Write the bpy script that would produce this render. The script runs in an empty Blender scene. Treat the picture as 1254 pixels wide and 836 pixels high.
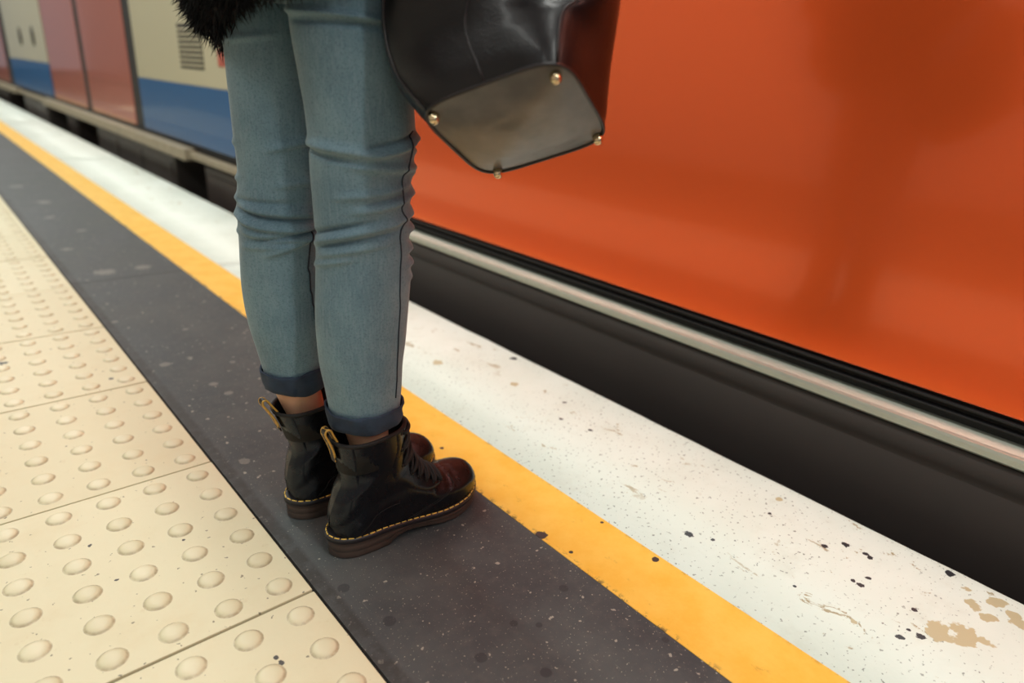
import bpy, bmesh, math, random
import numpy as np
from mathutils import Vector, Matrix, noise as mnoise
rng = random.Random(7)
nrng = np.random.default_rng(11)

# ------------------------------------------------------------------ camera
W, H = 1254, 836
CX, CY = W/2, H/2
HC = 0.70                                    # eye height above the platform, metres
F = 831.99                                   # focal length in pixels
R = np.array([[0.75711051, 0.20030169, -0.62182225],
              [-0.65102162, 0.31052566, -0.69263603],
              [0.05435559, 0.92922174, 0.36550297]])
CAM = np.array([0, 0, HC])
scene = bpy.context.scene
col = scene.collection
cam_data = bpy.data.cameras.new('camera')
cam_data.sensor_width = 36.0
cam_data.lens = F/W*36.0
cam_data.clip_start = 0.02
cam_data.clip_end = 200
cam_data.dof.use_dof = True
cam_data.dof.focus_distance = 1.0
cam_data.dof.aperture_fstop = 2.4
cam = bpy.data.objects.new('camera', cam_data)
M = Matrix([list(R[0])+[0], list(R[1])+[0], list(R[2])+[HC], [0, 0, 0, 1]])
cam.matrix_world = M
col.objects.link(cam)
scene.camera = cam

def ray(u, v):
    return R @ np.array([(u-CX)/F, -(v-CY)/F, -1.0])
def ground(u, v, z=0.0):
    d = ray(u, v); t = (z-HC)/d[2]
    return CAM + t*d
def xplane(u, v, x):
    d = ray(u, v); return CAM + d*(x/d[0])
def upright(u, v, P):                        # point on the upright plane through P that faces the eye
    d = ray(u, v); n = np.array([P[0], P[1], 0.0]); t = (n@n)/(n@d)
    return CAM + t*d

# ------------------------------------------------------------------ world, exposure
world = bpy.data.worlds.new('world'); scene.world = world
world.use_nodes = True
bg = world.node_tree.nodes['Background']
bg.inputs[0].default_value = (0.80, 0.88, 1.0, 1)
bg.inputs[1].default_value = 0.25
vs = scene.view_settings
vs.view_transform = 'Standard'; vs.look = 'None'; vs.gamma = 1.0; vs.use_curve_mapping = False
vs.exposure = 0.0
LAMP_W = 24.5

# ------------------------------------------------------------------ helpers
def lin(r, g, b):
    f = lambda c: (c/255/12.92) if c/255 <= 0.04045 else ((c/255+0.055)/1.055)**2.4
    return (f(r), f(g), f(b), 1.0)

class NT:
    def __init__(s, name):
        s.m = bpy.data.materials.new(name); s.m.use_nodes = True
        s.t = s.m.node_tree; s.n = s.t.nodes; s.l = s.t.links
        s.p = s.n['Principled BSDF']
        s._pos = None
    def node(s, typ, **kw):
        x = s.n.new(typ)
        for k, v in kw.items():
            if k.startswith('i_'):
                x.inputs[k[2:].replace('_', ' ')].default_value = v
            else: setattr(x, k, v)
        return x
    def link(s, a, b): s.l.new(a, b)
    def pos(s):
        if s._pos is None: s._pos = s.node('ShaderNodeNewGeometry').outputs['Position']
        return s._pos
    def noise(s, scale, detail=4, rough=0.55, vec=None, dist=0.0):
        x = s.node('ShaderNodeTexNoise'); x.inputs['Scale'].default_value = scale
        x.inputs['Detail'].default_value = detail; x.inputs['Roughness'].default_value = rough
        x.inputs['Distortion'].default_value = dist
        s.link(vec if vec is not None else s.pos(), x.inputs['Vector'])
        return x.outputs['Fac']
    def scaled(s, v3, off=(0, 0, 0)):
        x = s.node('ShaderNodeVectorMath', operation='MULTIPLY_ADD')
        s.link(s.pos(), x.inputs[0]); x.inputs[1].default_value = v3; x.inputs[2].default_value = off
        return x.outputs[0]
    def ramp(s, fac, a, b, lo=0.0, hi=1.0):
        x = s.node('ShaderNodeMapRange', interpolation_type='SMOOTHSTEP')
        s.link(fac, x.inputs['Value'])
        x.inputs['From Min'].default_value = a; x.inputs['From Max'].default_value = b
        x.inputs['To Min'].default_value = lo; x.inputs['To Max'].default_value = hi
        return x.outputs['Result']
    def math(s, op, a, b=None):
        x = s.node('ShaderNodeMath', operation=op)
        for i, q in enumerate((a, b)):
            if q is None: continue
            if isinstance(q, (int, float)): x.inputs[i].default_value = q
            else: s.link(q, x.inputs[i])
        return x.outputs[0]
    def mix(s, fac, a, b):
        x = s.node('ShaderNodeMix', data_type='RGBA')
        for sock, q in ((x.inputs[0], fac), (x.inputs[6], a), (x.inputs[7], b)):
            if isinstance(q, (int, float, tuple)): sock.default_value = q
            else: s.link(q, sock)
        return x.outputs[2]
    def color(s, c):
        if isinstance(c, tuple): s.p.inputs['Base Color'].default_value = c
        else: s.link(c, s.p.inputs['Base Color'])
    def set(s, **kw):
        for k, v in kw.items():
            k = k.replace('_', ' ')
            if isinstance(v, (int, float, tuple)): s.p.inputs[k].default_value = v
            else: s.link(v, s.p.inputs[k])
        return s
    def bump(s, h, strength=0.3, dist=0.001):
        x = s.node('ShaderNodeBump'); x.inputs['Strength'].default_value = strength
        x.inputs['Distance'].default_value = dist
        s.link(h, x.inputs['Height']); s.link(x.outputs[0], s.p.inputs['Normal'])
    def spots(s, lst, wob=0.35, wscale=60):
        """union of blotches: (x, y, rx, ry) in metres on the floor, ragged by noise"""
        nz = s.noise(wscale, 3)
        wv = s.math('MULTIPLY', s.math('SUBTRACT', nz, 0.5), wob*4)
        acc = None
        for (x, y, rx, ry) in lst:
            v = s.scaled((1/rx, 1/ry, 0), (-x/rx, -y/ry, 0))
            l = s.node('ShaderNodeVectorMath', operation='LENGTH'); s.link(v, l.inputs[0])
            acc = l.outputs['Value'] if acc is None else s.math('MINIMUM', acc, l.outputs['Value'])
        return s.ramp(s.math('ADD', acc, wv), 0.85, 1.05, 1.0, 0.0)

def simple(name, rgb, rough=0.5, metal=0.0, var=0.15, scale=30, bump=0.0, coat=0.0, emit=None):
    t = NT(name)
    c = lin(*rgb)
    if var:
        dark = tuple(x*(1-var) for x in c[:3])+(1,); lite = tuple(min(1, x*(1+var)) for x in c[:3])+(1,)
        t.color(t.mix(t.noise(scale, 5), dark, lite))
    else: t.color(c)
    t.set(Roughness=rough, Metallic=metal)
    if coat: t.set(Coat_Weight=coat, Coat_Roughness=0.06)
    if bump: t.bump(t.noise(scale*8, 3), bump, 0.001)
    if emit: t.set(Emission_Color=(1, 1, 1, 1), Emission_Strength=emit)
    return t.m

ORIG = {}
def obj(name, verts, faces, mat, parent=None, origin=None, smooth=True, kind=None):
    """verts in world metres; origin = base point of a top-level object"""
    if parent is not None:
        o0 = ORIG[parent.name]; 
    else:
        o0 = np.array(origin if origin is not None else (0, 0, 0), float)
    V = np.asarray(verts, float) - o0
    me = bpy.data.meshes.new(name)
    me.from_pydata([tuple(v) for v in V], [], [tuple(f) for f in faces])
    me.validate(); me.update()
    bm = bmesh.new(); bm.from_mesh(me); bmesh.ops.recalc_face_normals(bm, faces=bm.faces); bm.to_mesh(me); bm.free()
    if mat is not None: me.materials.append(mat)
    if smooth:
        me.polygons.foreach_set('use_smooth', [True]*len(me.polygons))
    o = bpy.data.objects.new(name, me); col.objects.link(o)
    if parent is None: o.location = tuple(o0)
    else: o.parent = parent
    ORIG[o.name] = o0
    if kind: o['kind'] = kind
    return o
def tag(o, label, cat, group=None):
    o['label'] = label; o['category'] = cat
    if group: o['group'] = group
    return o

class MB:
    """mesh collector"""
    def __init__(s): s.v = []; s.f = []
    def add(s, V, Fs):
        b = len(s.v); s.v += [tuple(map(float, p)) for p in V]; s.f += [tuple(i+b for i in f) for f in Fs]; return s
    def box(s, a, b, ch=0.0):
        (x0, y0, z0), (x1, y1, z1) = a, b
        if ch <= 0:
            V = [(x, y, z) for z in (z0, z1) for (x, y) in ((x0, y0), (x1, y0), (x1, y1), (x0, y1))]
            Fs = [(3, 2, 1, 0), (4, 5, 6, 7)]+[(i, (i+1) % 4, 4+(i+1) % 4, 4+i) for i in range(4)]
            return s.add(V, Fs)
        bm = bmesh.new(); bmesh.ops.create_cube(bm, size=1)
        for v in bm.verts:
            v.co = Vector(((x0+x1)/2+v.co.x*(x1-x0), (y0+y1)/2+v.co.y*(y1-y0), (z0+z1)/2+v.co.z*(z1-z0)))
        bmesh.ops.bevel(bm, geom=list(bm.edges), offset=ch, segments=2, profile=0.6, affect='EDGES')
        bm.verts.index_update()
        s.add([v.co[:] for v in bm.verts], [[v.index for v in f.verts] for f in bm.faces]); bm.free(); return s
    def tube(s, pts, r, n=8, closed=False, flat=1.0):
        P = [np.array(p, float) for p in pts]; m = len(P)
        rs = r if hasattr(r, '__len__') else [r]*m
        up = None; base = len(s.v)
        for i in range(m):
            a = P[(i-1) % m] if closed or i > 0 else P[0]; b = P[(i+1) % m] if closed or i < m-1 else P[-1]
            t = b-a; t = t/(np.linalg.norm(t)+1e-12)
            if up is None:
                up = np.array([0, 0, 1.]) if abs(t[2]) < .9 else np.array([1., 0, 0])
            up = up-t*(up@t); up /= np.linalg.norm(up)+1e-12; sd = np.cross(t, up)
            for k in range(n):
                a_ = 2*math.pi*k/n
                s.v.append(tuple(P[i]+rs[i]*(math.cos(a_)*up*flat+math.sin(a_)*sd)))
        for i in range(m if closed else m-1):
            for k in range(n):
                j = (i+1) % m
                s.f.append((base+i*n+k, base+i*n+(k+1) % n, base+j*n+(k+1) % n, base+j*n+k))
        if not closed:
            s.f.append(tuple(base+k for k in range(n))); s.f.append(tuple(base+(m-1)*n+k for k in range(n))[::-1])
        return s
    def loft(s, rings, cap0=True, cap1=True):
        n = len(rings[0]); base = len(s.v)
        for r_ in rings: s.v += [tuple(map(float, p)) for p in r_]
        for i in range(len(rings)-1):
            for k in range(n):
                s.f.append((base+i*n+k, base+i*n+(k+1) % n, base+(i+1)*n+(k+1) % n, base+(i+1)*n+k))
        if cap0: s.f.append(tuple(base+k for k in range(n))[::-1])
        if cap1: s.f.append(tuple(base+(len(rings)-1)*n+k for k in range(n)))
        return s
    def sphere(s, c, r, nu=14, nv=8):
        c = np.array(c); rr = np.array(r if hasattr(r, '__len__') else (r, r, r))
        V = [c+rr*[0, 0, -1]]; 
        for i in range(1, nv):
            ph = -math.pi/2+math.pi*i/nv
            for k in range(nu):
                a = 2*math.pi*k/nu; V.append(c+rr*np.array([math.cos(ph)*math.cos(a), math.cos(ph)*math.sin(a), math.sin(ph)]))
        V.append(c+rr*[0, 0, 1]); Fs = []
        for k in range(nu):
            Fs.append((0, 1+(k+1) % nu, 1+k)); t = 1+(nv-2)*nu
            Fs.append((len(V)-1, t+k, t+(k+1) % nu))
            for i in range(nv-2):
                a = 1+i*nu; Fs.append((a+k, a+(k+1) % nu, a+nu+(k+1) % nu, a+nu+k))
        return s.add(V, Fs)
    def build(s, name, mat, parent=None, origin=None, smooth=True, kind=None):
        return obj(name, s.v, s.f, mat, parent, origin, smooth, kind)

def crom(xs, ys, x):
    """monotone-ish smooth interpolation (Catmull-Rom tangents on uneven knots); ys may be vectors"""
    xs = np.asarray(xs, float); ys = np.asarray(ys, float); x = np.atleast_1d(np.asarray(x, float))
    n = len(xs); m = np.zeros_like(ys)
    for i in range(n):
        a, b = max(i-1, 0), min(i+1, n-1); m[i] = (ys[b]-ys[a])/(xs[b]-xs[a])
    k = np.clip(np.searchsorted(xs, x)-1, 0, n-2); h = xs[k+1]-xs[k]; t = np.clip((x-xs[k])/h, 0, 1)
    if ys.ndim > 1: h = h[:, None]; t = t[:, None]
    return (2*t**3-3*t**2+1)*ys[k]+(t**3-2*t**2+t)*h*m[k]+(-2*t**3+3*t**2)*ys[k+1]+(t**3-t**2)*h*m[k+1]

def px_r(u, v, r):                            # metres on the floor of r pixels across there
    return np.linalg.norm(ground(u+r, v)-ground(u, v))
def gspot(u, v, rx, ry=None):
    """blotch on the floor seen at u, v, about rx by ry pixels; returned as x, y, radius x, radius y"""
    p = ground(u, v); ry = rx if ry is None else ry
    d = 0.5*(px_r(u, v, rx)+np.linalg.norm(ground(u, v+ry)-p))*0.8
    return (p[0], p[1], d, d)

# ------------------------------------------------------------------ lines of the platform (metres)
X_TAC, X_DARK, X_YEL, X_EDGE = 0.317, 0.659, 0.781, 1.148
TILE = 0.424
TY0 = 0.7455                                   # a joint between two tiles
Y0, Y1 = -4.0, 30.0
XT = 1.30                                      # face of the train body

# ------------------------------------------------------------------ floor materials
t = NT('white_paint')
n1 = t.noise(3.0, 6); c = t.mix(t.ramp(n1, .35, .7), lin(228, 235, 224), lin(238, 244, 235))
grime = t.ramp(t.noise(9, 7, .7), .52, .8)
c = t.mix(t.math('MULTIPLY', grime, .35), c, lin(196, 194, 176))
speck = t.ramp(t.noise(150, 2, .5), .655, .69)
zone = t.ramp(t.noise(2.2, 3), .32, .52)
c = t.mix(t.math('MULTIPLY', t.math('MULTIPLY', speck, zone), .75), c, lin(90, 88, 80))
flake = t.ramp(t.noise(20, 8, .72, t.scaled((1, .6, 1)), .6), .61, .63)
near = t.ramp(t.noise(1.3, 2, .5, t.scaled((1, 1, 1), (3.1, .4, 0))), .48, .6)
c = t.mix(t.math('MULTIPLY', flake, near), c, lin(176, 162, 128))
brown = t.spots([gspot(1150, 771, 22, 12), gspot(1180, 778, 24, 12), gspot(1205, 787, 14, 7), gspot(1046, 761, 7, 4),
                 gspot(535, 444, 7, 4), gspot(628, 470, 7, 3), gspot(1195, 742, 14, 5), gspot(1222, 738, 16, 7),
                 gspot(1240, 752, 14, 6), gspot(1185, 722, 9, 4), gspot(1212, 757, 12, 5), gspot(1252, 766, 12, 8), gspot(954, 611, 4, 3)], .9, 38)
c = t.mix(brown, c, lin(200, 186, 150))
blk = t.spots([gspot(1009, 669, 5, 2.5), gspot(1035, 667, 5, 3.5), gspot(1060, 678, 4, 3), gspot(1065, 683, 4, 3), gspot(1163, 702, 8, 4),
               gspot(1120, 747, 4, 3), gspot(1102, 780, 5, 4), gspot(1127, 779, 6, 5), gspot(943, 629, 3, 2), gspot(629, 439, 4, 2.5),
               gspot(844, 654, 6, 4.5), gspot(723, 527, 3, 2), gspot(1053, 716, 5, 3), gspot(1063, 708, 3, 3), gspot(1044, 711, 3, 3), gspot(873, 661, 3, 2),
               gspot(973, 718, 2.5, 2), gspot(1090, 600, 3, 2), gspot(692, 493, 2, 2), gspot(687, 513, 2, 2), gspot(1112, 771, 3, 2)], .5, 120)
c = t.mix(blk, c, lin(46, 48, 52))
t.color(c); t.set(Roughness=t.ramp(n1, .3, .7, .38, .55))
t.bump(t.math('ADD', t.noise(90, 5), t.math('MULTIPLY', flake, -.4)), .25, .0015)
M_WHITE = t.m

t = NT('yellow_paint')
c = t.mix(t.ramp(t.noise(14, 6, .65), .3, .75), lin(250, 203, 92), lin(243, 186, 66))
c = t.mix(t.math('MULTIPLY', t.ramp(t.noise(36, 7, .75, t.scaled((1, .5, 1))), .60, .72), .45), c, lin(150, 116, 58))
edge_d = t.node('ShaderNodeSeparateXYZ'); t.link(t.pos(), edge_d.inputs[0])
wear = t.math('MULTIPLY', t.ramp(t.noise(55, 6, .75), .50, .62),
              t.math('MAXIMUM', t.ramp(edge_d.outputs[0], X_DARK+.012, X_DARK, 0, 1), t.ramp(edge_d.outputs[0], X_YEL-.008, X_YEL, 0, .5)))
c = t.mix(t.math('MULTIPLY', wear, .8), c, lin(88, 80, 62))
c = t.mix(t.spots([gspot(802, 685, 5, 4), gspot(699, 676, 4, 2.5), gspot(663, 655, 8, 7), gspot(541, 549, 3, 2), gspot(737, 640, 2, 2)], .35, 90), c, lin(62, 60, 60))
t.color(c); t.set(Roughness=.5); t.bump(t.noise(120, 5), .3, .0012)
M_YEL = t.m

t = NT('dark_paving')
big = t.noise(4.2, 5, .6)
c = t.mix(t.ramp(big, .3, .72), lin(66, 70, 73), lin(88, 92, 92))
c = t.mix(t.math('MULTIPLY', t.ramp(t.noise(45, 6, .7), .45, .8), .4), c, lin(104, 102, 98))
c = t.mix(t.ramp(t.noise(260, 2, .5), .66, .71, 0, .6), c, lin(178, 174, 158))
c = t.mix(t.ramp(t.noise(75, 2, .4), .70, .72, 0, .65), c, lin(186, 182, 168))
gum = t.spots([gspot(477, 760, 12, 8), gspot(589, 805, 10, 8), gspot(421, 720, 10, 7), gspot(629, 763, 7, 5), gspot(660, 765, 6, 4), gspot(668, 823, 12, 6),
               gspot(690, 720, 8, 5), gspot(815, 783, 7, 4)], .12, 40)
c = t.mix(t.math('MULTIPLY', gum, .55), c, lin(48, 49, 54))
pale = t.spots([gspot(202, 446, 10, 3), gspot(261, 470, 6, 3), gspot(227, 403, 4, 2), gspot(140, 394, 4, 2), gspot(280, 481, 7, 3), gspot(232, 438, 4, 2),
                gspot(285, 443, 4, 2), gspot(61, 266, 6, 2), gspot(52, 247, 7, 2), gspot(82, 305, 8, 2), gspot(56, 248, 5, 2), gspot(300, 564, 9, 5), gspot(128, 333, 22, 3),
                gspot(175, 327, 18, 2), gspot(20, 228, 8, 2), gspot(100, 282, 6, 2)], .3, 60)
c = t.mix(t.math('MULTIPLY', pale, .35), c, lin(168, 166, 156))
scr = t.ramp(t.noise(26, 2, .5, t.scaled((9, .55, 1)), .3), .735, .755, 0, .35)
c = t.mix(scr, c, lin(150, 148, 140))
sep = t.node('ShaderNodeSeparateXYZ'); t.link(t.pos(), sep.inputs[0])
kerb = t.math('MULTIPLY', t.ramp(sep.outputs[0], X_TAC+.030, X_TAC+.020, 0, 1), t.ramp(t.noise(38, 6, .7), .3, .6, .25, .8))
c = t.mix(kerb, c, lin(58, 56, 54))
t.color(c); t.set(Specular_IOR_Level=.25, Roughness=t.ramp(big, .3, .7, .5, .65)); t.bump(t.math('ADD', t.noise(240, 4, .7), t.math('MULTIPLY', gum, .25)), .35, .0012)
M_DARK = t.m

t = NT('cream_tile')
oi = t.node('ShaderNodeObjectInfo')
c = t.mix(oi.outputs['Random'], lin(212, 203, 168), lin(220, 213, 180))
c = t.mix(t.ramp(t.noise(7, 6, .65), .45, .8, 0, .5), c, lin(208, 191, 150))
c = t.mix(t.ramp(t.noise(24, 7, .75), .6, .72, 0, .35), c, lin(190, 168, 126))
c = t.mix(t.ramp(t.noise(110, 2, .45), .715, .735, 0, .7), c, lin(84, 74, 58))
c = t.mix(t.spots([gspot(345, 812, 5, 6), gspot(338, 806, 4, 3), gspot(110, 669, 3, 2), gspot(225, 662, 2, 2), gspot(143, 711, 3, 2), gspot(4, 445, 5, 3), gspot(136, 464, 2, 2)], .6, 160), c, lin(72, 68, 64))
t.color(c); t.set(Roughness=.5); t.bump(t.noise(160, 5), .18, .001)
M_TILE = t.m

t = NT('cream_blister')
oi = t.node('ShaderNodeObjectInfo')
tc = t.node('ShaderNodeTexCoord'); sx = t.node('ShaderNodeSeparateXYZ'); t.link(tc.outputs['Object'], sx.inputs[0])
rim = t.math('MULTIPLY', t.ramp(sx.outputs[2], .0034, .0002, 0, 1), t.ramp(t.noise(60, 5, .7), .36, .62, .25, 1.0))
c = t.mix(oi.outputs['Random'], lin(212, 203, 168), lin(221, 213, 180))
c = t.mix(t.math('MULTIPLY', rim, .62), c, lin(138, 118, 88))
t.color(c); t.set(Roughness=.42); t.bump(t.noise(200, 4), .15, .001)
M_BLIS = t.m
M_JOINT = simple('joint_grout', (24, 20, 16), .95, var=.3, scale=60)
M_CONC = simple('platform_concrete', (74, 70, 66), .85, var=.35, scale=12, bump=.3)
M_TRACK = simple('track_ballast', (34, 31, 29), .95, var=.5, scale=20, bump=.6)

# ------------------------------------------------------------------ floor
TZ = -0.012                                    # underside level where the paving pieces sit on the bed
floor = MB().box((-3.0, Y0, -1.05), (X_EDGE-.03, Y1, TZ)).build('floor', M_CONC, smooth=False)
floor['kind'] = 'structure'; floor['label'] = 'station platform paved in dark, yellow, white and cream strips'
# dark paving slabs with a joint where the photograph shows one
yj = 2.475
edges = [Y0]+[yj+k*3.0 for k in range(-2, 10) if Y0+.3 < yj+k*3.0 < Y1-.3]+[Y1]
for a, b in zip(edges[:-1], edges[1:]):
    MB().box((X_TAC+.004, a+.0015, TZ), (X_DARK, b-.0015, 0), .0012).build('dark_paving_slab', M_DARK, floor, smooth=False)
for a, b in zip(edges[:-1], edges[1:]):
    MB().box((X_DARK, a+.0006, TZ), (X_YEL, b-.0006, .0008), .0006).build('yellow_line', M_YEL, floor, smooth=False)
# the white edge: rounded, slightly worn nosing
def nosing(a, b):
    m = MB(); ys = np.arange(a, b+1e-6, .05 if b < 6.1 else .3)
    if ys[-1] < b-1e-6: ys = np.append(ys, b)
    rings = []
    for y in ys:
        w = .0022*mnoise.noise((y*9, 1.7, 0))+.0016*mnoise.noise((y*31, 4.1, 0))
        xe = X_EDGE+w
        rings.append([(X_YEL, y, TZ), (X_YEL, y, .0006), (xe-.06, y, .0006), (xe-.014, y, .0004), (xe-.006, y, -.0012), (xe-.002, y, -.005), (xe, y, -.013), (xe, y, -.09), (X_YEL, y, -.09)])
    return m.loft(rings)
cop = edges
for a, b in zip(cop[:-1], cop[1:]):
    nosing(a+.0004, b-.0004).build('white_coping', M_WHITE, floor)

# cream tactile tiles with raised blisters
def blister_mesh():
    m = MB(); prof = [(.0186, .00005), (.0172, .0002), (.0163, .0010), (.0148, .0023), (.0124, .0035), (.0088, .0042), (.004, .0044)]
    n = 20
    rings = [[(r*math.cos(2*math.pi*k/n), r*math.sin(2*math.pi*k/n), z) for k in range(n)] for r, z in prof]
    m.loft(rings, False, True); return m
bmx = blister_mesh()
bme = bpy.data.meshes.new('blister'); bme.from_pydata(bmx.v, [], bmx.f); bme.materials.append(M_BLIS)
bme.polygons.foreach_set('use_smooth', [True]*len(bme.polygons))
P6 = TILE/6
tile_v = MB().box((-TILE+.0012, .0022, TZ+.0005), (-.0004, TILE-.0022, .0012), .0014)
tme = bpy.data.meshes.new('tactile_tile'); tme.from_pydata(tile_v.v, [], tile_v.f); tme.materials.append(M_TILE)
grout = MB().box((X_TAC-2*TILE, Y0, TZ), (X_TAC+.004, Y1, -.0035)).build('joint_bed', M_JOINT, floor, smooth=False)
def in_view(p, m=14):
    q = R.T @ (np.array(p)-CAM)
    if q[2] > -.05: return False
    u, v = CX+F*q[0]/-q[2], CY-F*q[1]/-q[2]
    return -m < u < W+m and -m < v < H+m
nb = 0
for cidx in range(2):
    xr = X_TAC-cidx*TILE
    for k in range(-4, 24):
        ya = TY0+k*TILE
        tl = bpy.data.objects.new('tactile_tile', tme); col.objects.link(tl); tl.parent = floor
        dz = .0006*rng.uniform(-1, 1)
        tl.location = (xr, ya, dz)
        tl.rotation_euler = (rng.uniform(-.0008, .0008), rng.uniform(-.0008, .0008), rng.uniform(-.0012, .0012))
        rest = MB()
        for i in range(6):
            for j in range(6):
                lx, ly = -P6*(i+.5), P6*(j+.5)
                if in_view((xr+lx, ya+ly, 0)) and nb < 295:
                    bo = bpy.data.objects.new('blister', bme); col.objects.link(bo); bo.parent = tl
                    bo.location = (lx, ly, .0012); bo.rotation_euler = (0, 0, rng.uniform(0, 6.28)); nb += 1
                else:
                    rest.add([(x+lx, y+ly, z+.0012) for x, y, z in bmx.v], bmx.f)
        if rest.v and k < 16:
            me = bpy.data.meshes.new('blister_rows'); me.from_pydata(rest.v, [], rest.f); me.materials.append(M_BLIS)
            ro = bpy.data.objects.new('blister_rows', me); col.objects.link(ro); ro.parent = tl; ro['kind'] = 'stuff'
# plain platform behind the tactile strip
plain = MB().box((-3.0, Y0, TZ), (X_TAC-2*TILE, Y1, 0)).build('dark_paving_slab', M_DARK, floor, smooth=False)

# track bed, far tunnel wall, station wall and ceiling (the place around the picture)
tb = MB().box((X_EDGE-.03, Y0, -1.15), (5.2, Y1, -1.05)).build('floor_trackbed', M_TRACK, smooth=False); tb['kind'] = 'structure'
M_WALL = simple('wall_tiles', (214, 210, 196), .35, var=.06, scale=6)
M_CEIL = simple('ceiling_paint', (206, 206, 200), .8, var=.05, scale=3)
wl = MB().box((-3.15, Y0, -1.15), (-3.0, Y1, 3.3)).build('wall_left', M_WALL, smooth=False); wl['kind'] = 'structure'
wr = MB().box((5.2, Y0, -1.15), (5.35, Y1, 3.9)).build('wall_right', M_CONC, smooth=False); wr['kind'] = 'structure'
ce = MB().box((-3.15, Y0, 3.3), (1.15, Y1, 3.42)).build('ceiling', M_CEIL, smooth=False); ce['kind'] = 'structure'

# ------------------------------------------------------------------ ceiling lights
M_TUBE = simple('lamp_diffuser', (255, 250, 235), .4, var=0, emit=3.0)
M_LHOUS = simple('lamp_housing', (225, 225, 220), .4, var=.04)
def ceiling_light(x, y, label, watts):
    m = MB().box((x-.11, y-1.2, 3.22), (x+.11, y+1.2, 3.30), .006)
    o = m.build('ceiling_light', M_LHOUS, None, (x, y, 3.22), smooth=False)
    tag(o, label, 'light', 'fluorescent lights over the platform')
    rings = []
    for yy in (y-1.17, y+1.17):
        rings.append([(x-.09+.18*k/8, yy, 3.221-.045*math.sin(math.pi*k/8)) for k in range(9)])
    MB().loft(rings).build('diffuser', M_TUBE, o)
    ld = bpy.data.lights.new('tube_light', 'AREA'); ld.shape = 'RECTANGLE'; ld.size = .2; ld.size_y = 2.3
    ld.energy = watts; ld.color = (.975, 1.0, .94)
    lo = bpy.data.objects.new('tube_light', ld); col.objects.link(lo); lo.parent = o
    lo.location = (0, 0, -.055)
ORD = ('first', 'second', 'third', 'fourth', 'fifth', 'sixth', 'seventh')
for x, nm, wt in ((.40, 'above the dark paving', LAMP_W*1.65), (-1.60, 'near the station wall', LAMP_W*.6)):
    for i, y in enumerate((-2.6, .4, 3.4, 6.4, 9.4, 12.4, 15.4)):
        ceiling_light(x, y, ORD[i]+' white tube light from the near end in the row '+nm, wt)

# ------------------------------------------------------------------ train
def car_paint(name, rgb, metal=.0, rough=.35, coat=.8, crough=.06, spec=.5, var=.04):
    t = NT(name); c = lin(*rgb)
    a = tuple(x*(1-var) for x in c[:3])+(1,); b = tuple(min(1, x*(1+var)) for x in c[:3])+(1,)
    t.color(t.mix(t.noise(2.5, 4, .6, t.scaled((1, .25, 1))), a, b))
    t.set(Metallic=metal, Roughness=rough, Coat_Weight=coat, Coat_Roughness=crough)
    return t.m
M_ORANGE = car_paint('orange_gloss_paint', (248, 102, 46), metal=.62, rough=.25, coat=.6, crough=.08)
M_BLUE = car_paint('blue_gloss_paint', (12, 84, 138), metal=.0, rough=.4, coat=.15, crough=.05)
M_CREAM = car_paint('cream_gloss_paint', (196, 188, 158), metal=.0, rough=.4, coat=.5, crough=.1)
M_RED = car_paint('hazed_red_paint', (186, 108, 92), metal=.1, rough=.35, coat=.7, crough=.05)  # red paled towards pink: the reflection haze is mixed into the base colour
M_RUB = simple('black_rubber', (24, 22, 24), .6, var=.2)
M_BLACK = simple('under_body_black', (22, 19, 20), .65, var=.4, scale=9)
M_SKIRT = simple('skirt_brown_black', (48, 41, 39), .6, var=.25, scale=3)
M_SILL = simple('brushed_steel', (176, 180, 168), .42, metal=.6, var=.1, scale=40)
M_SILL2 = simple('worn_wood_step', (150, 138, 116), .55, var=.3, scale=14)
M_GLASS = simple('dark_glass', (20, 24, 26), .05, var=0, coat=.5)
M_SLOT = simple('dark_slot', (30, 26, 24), .7, var=.1)

ZB = .216                                       # lower rim of the body side
YO0, YO1 = -3.2, 2.85                           # the orange panels
train = MB().box((XT+.02, Y0+.2, ZB+.02), (4.1, 26.0, 3.0), .03).build('train_carriage', M_BLACK, None, (XT+1.4, 8, -1.05), smooth=False)
tag(train, 'train with glossy orange, blue and cream side and red doors waiting along platform edge', 'train')
def panel(name, y0, y1, z0, z1, mat, x=XT, th=.025, ch=.004):
    return MB().box((x, y0, z0), (x+th, y1, z1), ch).build(name, mat, train, smooth=False)
ZS = .545                                       # blue below, cream above
panel('orange_panel', YO0, YO1, ZB, 2.25, M_ORANGE)
panel('rubber_seal', YO1, YO1+.10, ZB, 2.25, M_RUB, XT+.008)
def section(ya, yb):
    panel('blue_panel', ya, yb, ZB, ZS, M_BLUE); panel('cream_panel', ya, yb, ZS, 1.30, M_CREAM)
    panel('cream_panel', ya, yb, 2.02, 2.25, M_CREAM)
    w = panel('window_pane', ya+.12, yb-.12, 1.36, 1.98, M_GLASS, XT+.012)
    panel('window_surround', ya, yb, 1.30, 2.02, M_RUB, XT+.018, .01)
section(YO1+.10, 5.38)
panel('rubber_seal', 5.38, 5.62, ZB, 2.25, M_RUB, XT+.010)
def door(y0, y1):
    d = panel('door', y0, y1, ZB, 2.2, M_RED, XT+.004)
    g = MB().box((XT, y0+.25, 1.25), (XT+.02, y1-.25, 1.95), .004).build('window_pane', M_GLASS, d, smooth=False)
    m = MB()
    m.box((XT+.0005, y0+.02, .48), (XT+.006, y1-.02, .492), .001)
    m.build('trim_strip', M_RED, d, smooth=False)
door(5.62, 7.02); panel('rubber_seal', 7.02, 7.20, ZB, 2.2, M_RUB, XT+.008); door(7.20, 8.75)
panel('rubber_seal', 8.75, 8.80, ZB, 2.2, M_RUB, XT+.008)
section(8.80, 11.6)
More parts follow.
